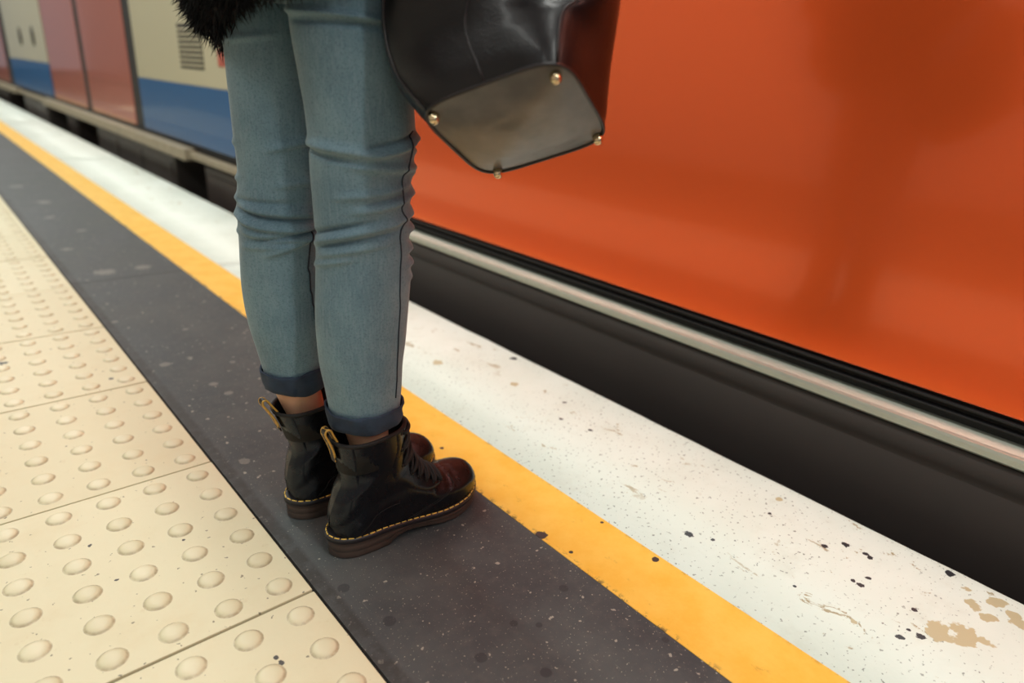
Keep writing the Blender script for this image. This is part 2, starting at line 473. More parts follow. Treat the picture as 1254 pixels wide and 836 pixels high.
panel('rubber_seal', 11.6, 12.1, ZB, 2.25, M_RUB, XT+.008)
door(12.1, 13.4); panel('rubber_seal', 13.4, 13.5, ZB, 2.2, M_RUB, XT+.008); door(13.5, 14.9)
section(14.95, 20.0); door(20.05, 21.5); section(21.55, 25.9)
panel('cream_panel', Y0+.25, YO0-.1, ZS, 2.25, M_CREAM); panel('blue_panel', Y0+.25, YO0-.1, ZB, ZS, M_BLUE)
# ventilation grille with louvres on the cream panel, near the person
gy0, gy1, gz0, gz1 = 4.02, 4.42, .63, .86
gr = MB().box((XT-.001, gy0, gz0), (XT+.010, gy1, gz1), .001).build('vent_grille', M_SLOT, train, smooth=False)
for k in range(8):
    z = gz0+.014+k*(gz1-gz0-.02)/8
    MB().box((XT-.006, gy0+.01, z), (XT+.002, gy1-.01, z+.011), .001).build('louvre', M_CREAM, gr, smooth=False)
MB().box((XT-.003, 3.5, .655), (XT+.004, 3.80, .735), .001).build('red_plate', car_paint('red_plate_paint', (186, 78, 56)), train, smooth=False)
for y in (9.45, 10.35):                         # two dark upright slots
    rings = []
    for xx in (XT-.004, XT+.006):
        rings.append([(xx, y+.10*math.cos(a)*(1 if abs(math.cos(a)) < .99 else 1), .80+.10*math.sin(a)) for a in np.linspace(0, 2*math.pi, 20, endpoint=False)])
    MB().loft(rings).build('slot_handle', M_SLOT, train)
# black recess under the body, sill, skirt
panel('recess_strip', Y0+.2, 26, .150, ZB, M_BLACK, XT+.012, .03)
for k, (z, r) in enumerate(((.206, .005), (.190, .004))):
    MB().box((XT-.002, Y0+.2, z-r/2), (XT+.014, 26, z+r/2), .001).build('drip_strip', M_RUB, train, smooth=False)
# steel sill with fine grooves in its top, seen from above
sill = MB()
prof = [(XT+.03, .150), (XT+.03, .172)]
gx = np.linspace(XT+.010, XT-.040, 11)
for i, x in enumerate(gx): prof.append((x, .1725-(.0022 if i % 2 else 0)))
prof += [(XT-.047, .1745), (XT-.052, .1730), (XT-.054, .168), (XT-.054, .158), (XT-.050, .154), (XT-.03, .150)]
sill.loft([[(x, y, z) for x, z in prof] for y in (Y0+.2, 3.30)])
sill.build('sill', M_SILL, train, smooth=False)
MB().box((XT-.030, 3.30, .135), (XT+.03, 4.35, .172), .005).build('sill', M_SILL2, train, smooth=False)
MB().box((XT-.060, 4.35, .120), (XT+.03, 9.2, .190), .008).build('step_board', M_SILL2, train, smooth=False)
MB().box((XT-.030, 9.2, .135), (XT+.03, 11.2, .172), .005).build('sill', M_SILL2, train, smooth=False)
MB().box((XT-.060, 11.2, .120), (XT+.03, 15.4, .190), .008).build('step_board', M_SILL2, train, smooth=False)
# skirt of the orange part: a flat band, a shoulder, then a long dark plate curving inward
def skirt(y0, y1):
    pr = [(XT+.03, .148), (XT-.046, .150), (XT-.050, .146), (XT-.050, .112), (XT-.044, .104), (XT-.046, .096), (XT-.050, .06), (XT-.052, -.05), (XT-.046, -.2), (XT-.02, -.4), (XT+.05, -.6), (XT+.08, -.6), (XT+.08, .148)]
    return MB().loft([[(x, y, z) for x, z in pr] for y in (y0, y1)])
skirt(Y0+.2, 2.35).build('skirt', M_SKIRT, train)
M_BOX = simple('equipment_grey', (78, 72, 68), .5, var=.35, scale=5)
M_BOX2 = simple('equipment_brown', (60, 50, 46), .55, var=.35, scale=5)
for (y0, y1, z0, z1, x, mt) in ((3.35, 4.20, -.5, .115, XT+.0, M_BOX2), (4.75, 6.9, -.45, .100, XT-.01, M_BOX), (7.9, 8.4, -.4, .1, XT+.02, M_BOX2), (9.3, 10.9, -.4, .13, XT-.01, M_BOX), (12.5, 14.0, -.4, .1, XT, M_BOX2)):
    b = MB().box((x, y0, z0), (x+.5, y1, z1), .015).build('equipment_box', mt, train, smooth=False)
    n = max(1, int((y1-y0)/.55))
    for k in range(n):
        ya = y0+.05+k*(y1-y0-.05)/n
        MB().box((x-.008, ya, z0+.05), (x+.004, ya+(y1-y0-.05)/n-.05, z1-.04), .003).build('box_lid', mt, b, smooth=False)
MB().box((XT+.25, Y0+.2, -.86), (3.9, 26, ZB+.05)).build('underframe', M_BLACK, train, smooth=False)
for y in (5.2, 7.2, 10.5, 12.6):                # wheels standing on the rail
    rings = []
    for xx in (XT+.42, XT+.54):
        rings.append([(xx, y+.42*math.cos(a), -.50+.42*math.sin(a)) for a in np.linspace(0, 2*math.pi, 28, endpoint=False)])
    MB().loft(rings).build('wheel', M_BLACK, train)
rail = MB().box((XT+.43, Y0, -1.05), (XT+.50, Y1, -.925), .01).build('steel_rail', M_BLACK, None, (XT+.46, 5, -1.05), smooth=False)
tag(rail, 'dark steel running rail under the train beside the platform', 'rail')

# ------------------------------------------------------------------ materials of the person
t = NT('denim')
tw = t.node('ShaderNodeTexWave', wave_type='BANDS', bands_direction='DIAGONAL'); tw.inputs['Scale'].default_value = 260
tw.inputs['Distortion'].default_value = 1.5; tw.inputs['Detail'].default_value = 2; t.link(t.pos(), tw.inputs['Vector'])
wv = t.noise(330, 3, .7); slub = t.noise(60, 4, .6, t.scaled((5, 5, .6)))
c = t.mix(t.ramp(t.noise(11, 4), .3, .7), lin(96, 124, 138), lin(117, 145, 156))
c = t.mix(t.ramp(slub, .4, .75, 0, .35), c, lin(138, 160, 174))
c = t.mix(t.ramp(wv, .45, .7, 0, .4), c, lin(60, 82, 100))
t.color(c); t.set(Roughness=.85, Sheen_Weight=.25, Sheen_Roughness=.4)
t.bump(t.math('ADD', wv, t.math('MULTIPLY', tw.outputs['Fac'], .4)), .25, .0006)
M_DENIM = t.m
t = NT('denim_inside')
c = t.mix(t.ramp(t.noise(20, 5), .3, .7), lin(34, 46, 64), lin(50, 66, 86))
c = t.mix(t.ramp(t.noise(330, 3, .7), .45, .7, 0, .35), c, lin(30, 44, 64))
t.color(c); t.set(Roughness=.9); t.bump(t.noise(300, 3, .7), .3, .0006)
M_CUFF = t.m
M_THREAD = simple('dark_thread', (28, 40, 54), .8, var=.2, scale=200)
t = NT('skin')
t.color(t.mix(t.noise(40, 4), lin(206, 158, 128), lin(218, 172, 142)))
t.set(Roughness=.5, Subsurface_Weight=.15, Subsurface_Scale=.01)
M_SKIN = t.m
t = NT('boot_leather')
c = t.mix(t.ramp(t.noise(8, 4), .35, .7), lin(14, 14, 16), lin(23, 22, 23)); t.color(c)
t.set(Specular_Tint=(.62, .74, 1.0, 1), Roughness=t.ramp(t.noise(30, 5), .3, .7, .25, .30), Specular_IOR_Level=.40, Coat_Weight=.0, Coat_Roughness=.22)
vo = t.node('ShaderNodeTexVoronoi'); vo.inputs['Scale'].default_value = 650; t.link(t.pos(), vo.inputs['Vector'])
t.bump(t.math('ADD', vo.outputs['Distance'], t.math('MULTIPLY', t.noise(45, 4), 1.0)), .08, .0006)
M_BOOT = t.m
M_LINING = simple('boot_collar_black', (16, 14, 15), .75, var=.2)
M_WELT = simple('welt_rubber', (34, 32, 36), .45, var=.2, scale=60)
t = NT('sole_brown')
sp = t.node('ShaderNodeSeparateXYZ'); t.link(t.pos(), sp.inputs[0])
c = t.mix(t.ramp(t.noise(14, 4), .3, .7), lin(58, 46, 40), lin(84, 70, 62))
t.color(c); t.set(Roughness=.30, Coat_Weight=.3, Coat_Roughness=.15, Specular_IOR_Level=.6)
M_SOLE = t.m
M_STITCH = simple('yellow_stitch', (236, 196, 92), .6, var=.15, scale=300)
M_LACE = simple('black_lace', (15, 15, 17), .7, var=.3, scale=300, bump=.4)
M_EYELET = simple('eyelet_metal', (60, 58, 56), .3, metal=.9, var=.1)
t = NT('pull_tab_cloth')
tn = t.noise(170, 1, .4)
t.color(t.mix(t.ramp(tn, .58, .62), lin(24, 18, 15), lin(196, 148, 58))); t.set(Roughness=.5)
M_TAB = t.m
M_TABE = simple('gold_webbing_edge', (196, 150, 66), .45, var=.35, scale=160)
t = NT('black_fur')
t.color(t.mix(t.noise(90, 3), lin(9, 9, 12), lin(26, 25, 30))); t.set(Roughness=.6, Specular_IOR_Level=.3)
M_FUR = t.m
M_HAIR = simple('dark_hair', (40, 28, 22), .45, var=.35, scale=120)

# ------------------------------------------------------------------ boots (local: x heel to toe, y to her left, z up)
ST = np.array([  # Bx, Bz, Tx, Tz, widest half width of the section
    (.2690, .030, .2695, .036, .006), (.2655, .030, .2680, .050, .020), (.2570, .029, .2610, .0635, .031), (.2420, .028, .2460, .0725, .040),
    (.2220, .028, .2250, .0765, .0455), (.2000, .028, .2050, .0775, .0465), (.1740, .028, .1885, .0815, .0450), (.1460, .028, .1750, .0895, .0420),
    (.1150, .028, .1615, .1015, .0400), (.0850, .028, .1505, .1145, .0385), (.0550, .028, .1425, .1275, .0370), (.0280, .028, .1375, .1390, .0365),
    (.0100, .029, .1340, .1500, .0365), (.0020, .041, .1315, .1600, .0370), (.0015, .061, .1295, .1695, .0375), (.0105, .082, .1278, .1775, .0385),
    (.0195, .104, .1265, .1840, .0395), (.0205, .130, .1258, .1895, .0405), (.0180, .155, .1252, .1945, .0415), (.0145, .176, .1248, .1985, .0425), (.0125, .188, .1245, .2020, .0430)])
ROWS = {}
OUT_X = np.array([0, .003, .010, .025, .05, .085, .12, .15, .18, .205, .230, .248, .260, .2665, .270])
OUT_W = np.array([0, .0110, .0205, .0290, .0330, .0335, .0355, .0400, .0450, .0462, .0425, .0335, .0220, .0115, 0])
def half_w(x): return np.interp(x, OUT_X, OUT_W)
def ycent(x, side): 
    q = np.clip((x-.08)/.19, 0, 1); return side*.010*q*q      # the toe leans to the big toe
def boot_pt(t, s, side, yside, off=0.0):
    """t: station 0..20, s: 0 lower edge .. 1 upper ridge, yside -1/+1 which half"""
    row = ROWS.get(round(float(t), 6))
    if row is None: row = ROWS[round(float(t), 6)] = crom(np.arange(21), ST, t)[0]
    B = np.array(row[0:2]); T = np.array(row[2:4]); wm = row[4]
    p = B+(T-B)*s
    w0 = half_w(np.clip(row[0], 0, .27))*np.clip((14.2-t)/1.6, 0, 1)
    E_ = max(0.0, 1-abs(2*s-1)**2.3)**.5
    if t < 13:                                   # forefoot: full walls, rounded top
        E_ = E_*np.clip((t-7)/6, 0, 1)+(1-np.clip((t-7)/6, 0, 1))*max(0.0, 1-s**2.6)**.5*(1-.0*s)
    y = (max(0, w0*(1-s)**.7)**2*(1 if t > 7 else .5)+(wm*E_)**2)**.5
    y = min(y, max(wm, w0))
    if s <= 0: y = w0
    # soft creases: behind the ankle, over the toe joint
    cr = .0030*math.exp(-((t-15.2)/.55)**2)*math.exp(-(s/.30)**2)-.0022*math.exp(-((t-16.4)/.6)**2)*math.exp(-(s/.35)**2)
    cr += .0012*math.sin(t*7+s*5)*math.exp(-((t-5.6)/.8)**2)*s
    cr += .0018*math.sin(s*16+t*1.4)*math.exp(-((t-11.5)/2.5)**2)*math.exp(-((s-.45)/.25)**2)
    P = np.array([p[0], 0, p[1]])
    mid = np.array([(B[0]+T[0])/2, 0, (B[1]+T[1])/2]); dirv = P-mid
    out = np.array([dirv[0], yside*y*1.2, dirv[2]]); out = out/(np.linalg.norm(out)+1e-9)
    P = np.array([p[0], ycent(p[0], side)+yside*y, p[1]])
    return P+out*(cr+off)
def outline(off, n=120, side=1):
    xs = .135-.135*np.cos(np.linspace(0, math.pi, n//2+1))
    up = [(x, half_w(x)) for x in xs]; lo = [(x, -half_w(x)) for x in xs[1:-1][::-1]]
    P = np.array(up+lo); m = len(P)
    # smooth, then offset outward
    for _ in range(2): P = (np.roll(P, 1, 0)+2*P+np.roll(P, -1, 0))/4
    T = np.roll(P, -1, 0)-np.roll(P, 1, 0); T /= np.linalg.norm(T, axis=1)[:, None]+1e-9
    N = np.stack([-T[:, 1], T[:, 0]], 1); P2 = P+N*off
    if P2[:, 0].max()-P2[:, 0].min() < P[:, 0].max()-P[:, 0].min(): P2 = P-N*off
    P2[:, 1] += ycent(P2[:, 0], side)
    return P2
def lift(x): return .0045*np.clip((x-.19)/.08, 0, 1)**1.6   # toe spring
def smooth_poly(pts, n):
    pts = np.array(pts, float); d = np.r_[0, np.cumsum(np.linalg.norm(np.diff(pts, axis=0), axis=1)+1e-6)]
    return crom(d, pts, np.linspace(0, d[-1], n))

def rz(x):
    q = np.clip((x-.06)/.12, 0, 1); return .0085*(1-q*q*(3-2*q))-.0015*q
def make_boot(heel, ang, side, parent, label, lean=(0, 0), stretch=1.0):
    ca, sa = math.cos(ang), math.sin(ang)
    def Wd(V):
        V = np.asarray(V, float).reshape(-1, 3)
        up = np.clip((V[:, 2]-.05)/.16, 0, None)**1.2
        X_ = V[:, 0]*stretch+lean[0]*up; Y_ = V[:, 1]+lean[1]*up
        return np.stack([heel[0]+X_*ca-Y_*sa, heel[1]+X_*sa+Y_*ca, V[:, 2]], 1)
    def put(m, name, mat, par, smooth=True, kind=None):
        m.v = [tuple(p) for p in Wd(m.v)]
        return m.build(name, mat, par, None, smooth, kind)
    def put_v(p): 
        p = p.copy(); p[2] += lift(p[0])*np.clip((.09-p[2])/.06, 0, 1)+rz(p[0])-.0075*np.clip((p[2]-.10)/.1, 0, 1); return p
    # upper
    nt, ns = 96, 22
    m = MB(); ts = np.linspace(0, 20, nt)
    ss = (1-np.cos(np.linspace(0, math.pi, ns)))/2*.6+np.linspace(0, 1, ns)*.4
    rings = []
    for tt in ts:
        a = [put_v(boot_pt(tt, s, side, 1)) for s in ss]; b = [put_v(boot_pt(tt, s, side, -1)) for s in ss[::-1]]
        rings.append(a+b)
    m.loft(rings, True, False)
    boot = put(m, 'boot', M_BOOT, parent); boot['label'] = label
    # collar roll and inner lining
    top = rings[-1]; ctr = np.mean(top, 0)
    idx = [i for i in range(len(top)) if i not in (ns, 2*ns-1)]
    m = MB(); m.tube([np.array(top[i])+[0, 0, .001] for i in idx], .0032, 8, closed=True)
    put(m, 'collar', M_LINING, boot)
    m = MB(); m.loft([[ctr+(np.array(top[i])-ctr)*k+[0, 0, dz] for i in idx] for k, dz in ((.975, 0), (.95, -.02), (.9, -.05))], False, True)
    put(m, 'lining', M_LINING, boot)
    # sole with heel block and arch
    m = MB(); lv = []
    o1 = outline(.0040, side=side)
    def zb(x): return np.interp(x, [0, .080, .092, .115, .150, .175, .20, .235, .272], [0, 0, .0095, .0130, .0075, .0020, .0005, .002, .0085])
    for k, (fr, off) in enumerate(((1, .0030), (.93, .0046), (.80, .0040), (.78, .0034), (.70, .0040), (.45, .0042), (.43, .0036), (.36, .0040), (.10, .0036), (0, .0022))):
        o = outline(off, side=side)
        lv.append([(p[0], p[1], zb(p[0])+(.0225+rz(p[0])+lift(p[0])-zb(p[0]))*fr) for p in o])
    m.loft(lv[::-1]); put(m, 'sole', M_SOLE, boot)
    # welt
    m = MB(); lv = []
    for off, z in ((.003, .0195), (.0062, .0205), (.0072, .0240), (.0070, .0272), (.0058, .0288), (.0010, .0292)):
        o = outline(off, side=side); lv.append([(p[0], p[1], z+rz(p[0])+lift(p[0])) for p in o])
    m.loft(lv); put(m, 'welt', M_WELT, boot)
    # dashes of yellow thread along the welt
    m = MB(); o = outline(.0042, n=400, side=side); d = np.r_[0, np.cumsum(np.linalg.norm(np.diff(np.vstack([o, o[:1]]), axis=0), axis=1))]
    L = d[-1]; oo = np.vstack([o, o[:1]]); ndash = int(L/.0108)
    def at(q): q = q % L; return np.array([np.interp(q, d, oo[:, 0]), np.interp(q, d, oo[:, 1])])
    for k in range(ndash):
        q = k*L/ndash; pts = []
        for e in (0, .0039, .0078):
            p = at(q+e); pts.append((p[0], p[1], .0291+rz(p[0])+lift(p[0])))
        m.tube(pts, .0011, 6)
    put(m, 'welt_stitching', M_STITCH, boot)
    # raised leather patches
    def patch(name, tlist, s0f, s1f, off, yside, mat, n2=8):
        g = []
        for tt in tlist:
            rw = []
            for k in range(n2+1):
                s = s0f(tt)+(s1f(tt)-s0f(tt))*k/n2
                e = off if 0 < k < n2 or s1f(tt) > .985 and k == n2 or s0f(tt) < .015 and k == 0 else 0.0
                rw.append(put_v(boot_pt(tt, s, side, yside, e)))
            g.append(rw)
        g[0] = [put_v(boot_pt(tlist[0], s0f(tlist[0])+(s1f(tlist[0])-s0f(tlist[0]))*k/n2, side, yside, 0)) for k in range(n2+1)]
        m = MB(); V = [p for r_ in g for p in r_]; Fs = []
        for i in range(len(g)-1):
            for k in range(n2):
                a = i*(n2+1)+k; Fs.append((a, a+1, a+n2+2, a+n2+1))
        m.add(V, Fs); return put(m, name, mat, boot)
    for ys in (1, -1):
        patch('eyestay', np.linspace(5.6, 20, 40), lambda tt: .93-.31*np.clip((tt-5.6)/2.2, 0, 1)**.7+.08*np.clip((tt-9)/8, 0, 1), lambda tt: .945+.02*np.clip((tt-6)/6, 0, 1), .0017, ys, M_BOOT)
        patch('heel_strip', np.linspace(11.0, 20, 40), lambda tt: 0.0, lambda tt: .20-.07*np.clip((tt-12)/3, 0, 1), .0015, ys, M_BOOT)
    # stitched seams as fine raised cords
    def seam(pts, ys, r=.0007, n=40, off=.0004):
        pp = smooth_poly(pts, n); return [put_v(boot_pt(float(np.clip(a, 0, 20)), float(np.clip(b, 0, 1)), side, ys, off)) for a, b in pp]
    for ys in (1, -1):
        put(MB().tube(seam([(7.9, .06), (7.2, .20), (6.5, .34), (5.9, .50), (5.3, .62), (5.0, .74), (5.1, .90)], ys), .0007, 6), 'seam', M_LACE, boot)
        put(MB().tube(seam([(8.2, .06), (7.5, .20), (6.8, .34), (6.1, .51), (5.6, .64)], ys), .0005, 6), 'seam', M_LACE, boot)
        put(MB().tube(seam([(11.2, .02), (10.9, .16), (11.0, .26), (10.3, .36), (9.6, .40)], ys), .0006, 6), 'seam', M_LACE, boot)
        put(MB().tube(seam([(19.6, .14), (19.7, .3), (19.7, .5), (19.7, .68)], ys), .0005, 6), 'seam', M_LACE, boot)
    # eyelets and laces
    tl = np.linspace(6.4, 19.3, 8)**1.0
    tl = np.array([6.3, 7.15, 8.05, 9.0, 10.1, 12.2, 15.2, 18.9])
    eye = {}
    for ys in (1, -1):
        for k, tt in enumerate(tl):
            s = .80 if k else .84
            c_ = put_v(boot_pt(tt, s, side, ys, .0022)); a_ = put_v(boot_pt(min(20, tt+.15), s, side, ys, .0022)); b_ = put_v(boot_pt(tt, s+.03, side, ys, .0022))
            e1 = (a_-c_)/np.linalg.norm(a_-c_); e2 = b_-c_; e2 -= e1*(e2@e1); e2 /= np.linalg.norm(e2)
            put(MB().tube([c_+.0029*(math.cos(q)*e1+math.sin(q)*e2) for q in np.linspace(0, 2*math.pi, 10, endpoint=False)], .0009, 6, closed=True), 'eyelet', M_EYELET, boot)
            eye[(ys, k)] = (tt, s)
    ml = MB()
    for k in range(8):
        tt, s = eye[(1, k)]
        pts = [put_v(boot_pt(tt, q, side, 1, o)) for q, o in ((s, .0012), (s+.03, .0052), (.90, .0062), (.96, .0056), (1, .0055))]
        pts += [put_v(boot_pt(tt, q, side, -1, o)) for q, o in ((.96, .0056), (.90, .0062), (s+.03, .0052), (s, .0012))]
        ml.tube(smooth_poly(pts, 26), .0025, 8)
        if k < 7:
            t2 = eye[(1, k+1)][0]
            for ys in (1, -1):
                pts = [put_v(boot_pt(tt+(t2-tt)*f_, q, side, y_, o)) for f_, q, y_, o in ((.1, s+.01, ys, .002), (.3, .88, ys, .0048), (.5, 1, ys, .0045), (.72, .88, -ys, .0046), (.92, .81, -ys, .002))]
                ml.tube(smooth_poly(pts, 18), .0022, 8)
    put(ml, 'laces', M_LACE, boot)
    # pull tab: a loop of webbing at the heel
    hb = np.mean([rings[-1][0], rings[-1][-1]], 0)
    path = [hb+np.array(q) for q in ((-.0005, 0, -.030), (-.0040, 0, -.010), (-.0110, 0, .010), (-.0150, 0, .020), (-.0135, 0, .0265), (-.0080, 0, .0265), (-.0030, 0, .016), (.0035, 0, .000), (.0040, 0, -.016))]
    pp = smooth_poly(path, 34); m = MB(); rr = []
    for i, p in enumerate(pp):
        a = pp[max(0, i-1)]; b = pp[min(len(pp)-1, i+1)]; tg = (b-a)/np.linalg.norm(b-a); nn = np.array([tg[2], 0, -tg[0]])
        rr.append([p+nn*dx+np.array([0, dy, 0]) for dx, dy in ((-.0011, -.0065), (.0011, -.0065), (.0011, .0065), (-.0011, .0065))])
    m.loft(rr); put(m, 'pull_tab', M_TAB, boot, smooth=False)
    for dy in (-.0060, .0060):
        put(MB().tube([p+np.array([0, dy, 0]) for p in pp[3:-4]], .0016, 6), 'pull_tab_edge', M_TABE, boot)
    return boot

# ------------------------------------------------------------------ legs in denim
PR = np.array([.445, .812]); PL = np.array([.425, .940])
RIGHT = np.array([  # picture row: left, right edge of the near leg
    (-110, 326, 488), (-60, 336, 492), (0, 349, 492), (15, 352, 494), (60, 358, 500), (100, 366, 504), (130, 372, 507), (160, 376, 509), (180, 378.5, 508), (215, 380, 505),
    (240, 382, 504), (270, 385, 503), (300, 386.5, 502), (340, 386, 502), (380, 385.5, 500), (420, 388, 496), (450, 392.5, 493), (480, 399, 490.5), (505, 404, 489), (525, 407, 488)])
LEFT = np.array([
    (-110, 262, 380), (-60, 266, 384), (0, 269.5, 388), (60, 274, 391), (100, 278, 394), (150, 284, 398), (190, 289, 400), (215, 291, 400), (240, 290.5, 400), (265, 291, 399), (290, 292, 398),
    (320, 293.5, 398), (350, 296, 399), (390, 303, 401), (425, 314, 401), (445, 320.5, 400), (465, 326, 399), (485, 330, 398)])
class Leg:
    def __init__(s, rows, P, dep, wr):
        s.cache = {}; s.P = P; s.dep = dep; s.wr = wr; s.rows = rows
        v = P/np.linalg.norm(P); s.v = np.array([v[0], v[1], 0]); s.r = np.array([v[1], -v[0], 0])
        zs, C, A = [], [], []
        for y, a, b in rows:
            L, Q = upright(a, y, P), upright(b, y, P); zs.append((L[2]+Q[2])/2); C.append((L+Q)/2); A.append(np.linalg.norm((Q-L)[:2])/2)
        o = np.argsort(zs); s.z = np.array(zs)[o]; s.C = np.array(C)[o][:, :2]; s.A = np.array(A)[o]
    def at(s, z):
        k = round(float(z), 6); q = s.cache.get(k)
        if q is None: q = s.cache[k] = (crom(s.z, s.C, z)[0], crom(s.z, s.A, z)[0])
        return q
    def pt(s, z, th, off=0.0, wr=True):
        """th = 0 towards the eye, +90 to the right in the picture"""
        c, a = s.at(z); d = 0.0
        if wr:
            for (z0, t0, slope, curve, amp, wz, wt) in s.wr:
                q = (th-t0+180) % 360-180; zz = z-z0-slope*q/90-curve*(q/90)**2
                w = wz if zz > 0 else wz*.55
                if abs(zz) > 3*wz: continue
                d += amp*math.exp(-(zz/w)**2)*math.exp(-(q/wt)**4)
        d += .0012*mnoise.noise((th*.035, z*18, a*100))
        rr = math.radians(th)
        b = a*s.dep
        x = math.sin(rr)*(a+d+off); y = -math.cos(rr)*(b+d+off)
        p = c+(s.r*x+s.v*y)[:2]
        return np.array([p[0], p[1], z])
    def zrow(s, y, th=0):                         # height whose near surface shows at picture row y
        zz = np.linspace(s.z[0], s.z[-1], 200); best = None
        for z in zz:
            q = R.T@(s.pt(z, th, wr=False)-CAM); v = CY-F*q[1]/-q[2]
            if best is None or abs(v-y) < best[0]: best = (abs(v-y), z)
        return best[1]
    def hit(s, u, y):                             # height and angle of the surface point seen at u, y
        th = 0.0
        for _ in range(6):
            z = s.zrow(y, th); c, a = s.at(z)
            bt = None
            for tt in np.linspace(-90, 90, 73):
                q = R.T@(s.pt(z, tt, wr=False)-CAM); uu = CX+F*q[0]/-q[2]
                if bt is None or abs(uu-u) < bt[0]: bt = (abs(uu-u), tt)
            th = bt[1]
        return z, th
def folds(rows_leg, lst):
    """lst: (u0, y0, u1, y1, sag, amp_mm, width_mm): a fold seen from one point of the leg to another"""
    out = []
    for (u0, y0, u1, y1, sag, amp, wd) in lst:
        z0, t0 = rows_leg.hit(u0, y0); z1, t1 = rows_leg.hit(u1, y1)
        tm = (t0+t1)/2; zm = (z0+z1)/2; half = max(12, (t1-t0)/2)
        out.append((zm, tm, (z1-z0)/2/half*90, sag*.001, amp*.0022, wd*.00085, half*1.12))
    return out
legR = Leg(RIGHT, PR, .98, []); legL = Leg(LEFT, PL, .98, [])
legR.wr = folds(legR, [
    (376, 174, 470, 190, -3, 3.2, 9), (455, 195, 507, 172, 4, 4.0, 8), (440, 206, 508, 206, 6, 3.0, 9), (378, 182, 440, 200, 0, -2.4, 7),
    (388, 295, 500, 262, -6, 3.2, 8), (392, 312, 470, 300, -4, 2.2, 8), (440, 262, 500, 243, 2, 2.6, 8), (420, 243, 500, 228, 2, 1.8, 7), (386, 284, 452, 276, 0, -3.4, 4.5), (395, 300, 480, 284, -4, -2.6, 4), (450, 252, 500, 238, 2, -2.2, 4), (455, 182, 507, 164, 3, -2.4, 4.5), (386, 322, 430, 318, 0, 1.6, 7),
    (352, 14, 470, 26, 0, 3.4, 6), (360, 24, 470, 36, 0, -2.4, 6)])
for yb, am in ((170, 5.5), (187, 3.0), (212, 3.8), (236, 5.0), (262, 3.0), (281, 6.0), (303, 5.0), (321, 5.0), (338, 3.0)):   # puckers along the outer seam
    legR.wr.append((legR.zrow(yb, 85), 96, 0, 0, am*.001, .0065, 26))
for yb in (178, 200, 224, 249, 271, 292, 312):
    legR.wr.append((legR.zrow(yb, 85), 96, 0, 0, -.0018, .005, 26))
legL.wr = folds(legL, [
    (293, 268, 384, 282, 10, 4.0, 8), (300, 285, 380, 292, 6, 3.0, 8), (330, 312, 385, 288, 4, 3.0, 8), (296, 254, 384, 262, 4, 2.2, 8), (296, 260, 384, 272, 8, -3.4, 4.5), (320, 296, 386, 283, 5, -3.0, 4), (300, 302, 360, 302, 4, 1.5, 7), (294, 246, 360, 250, 4, -1.8, 5),
    (330, 186, 384, 172, 2, 2.2, 8), (274, 52, 330, 46, 2, 1.6, 7), (340, 230, 386, 222, 2, 1.6, 8)])
for yb, am in ((176, 3.0), (218, 3.5), (243, 3.5), (262, 3.0), (283, 2.5)):
    legL.wr.append((legL.zrow(yb, -85), -97, 0, 0, am*.001, .006, 24))

HIP = np.array([.425, .870])
person_origin = np.array([.43, .87, 0])
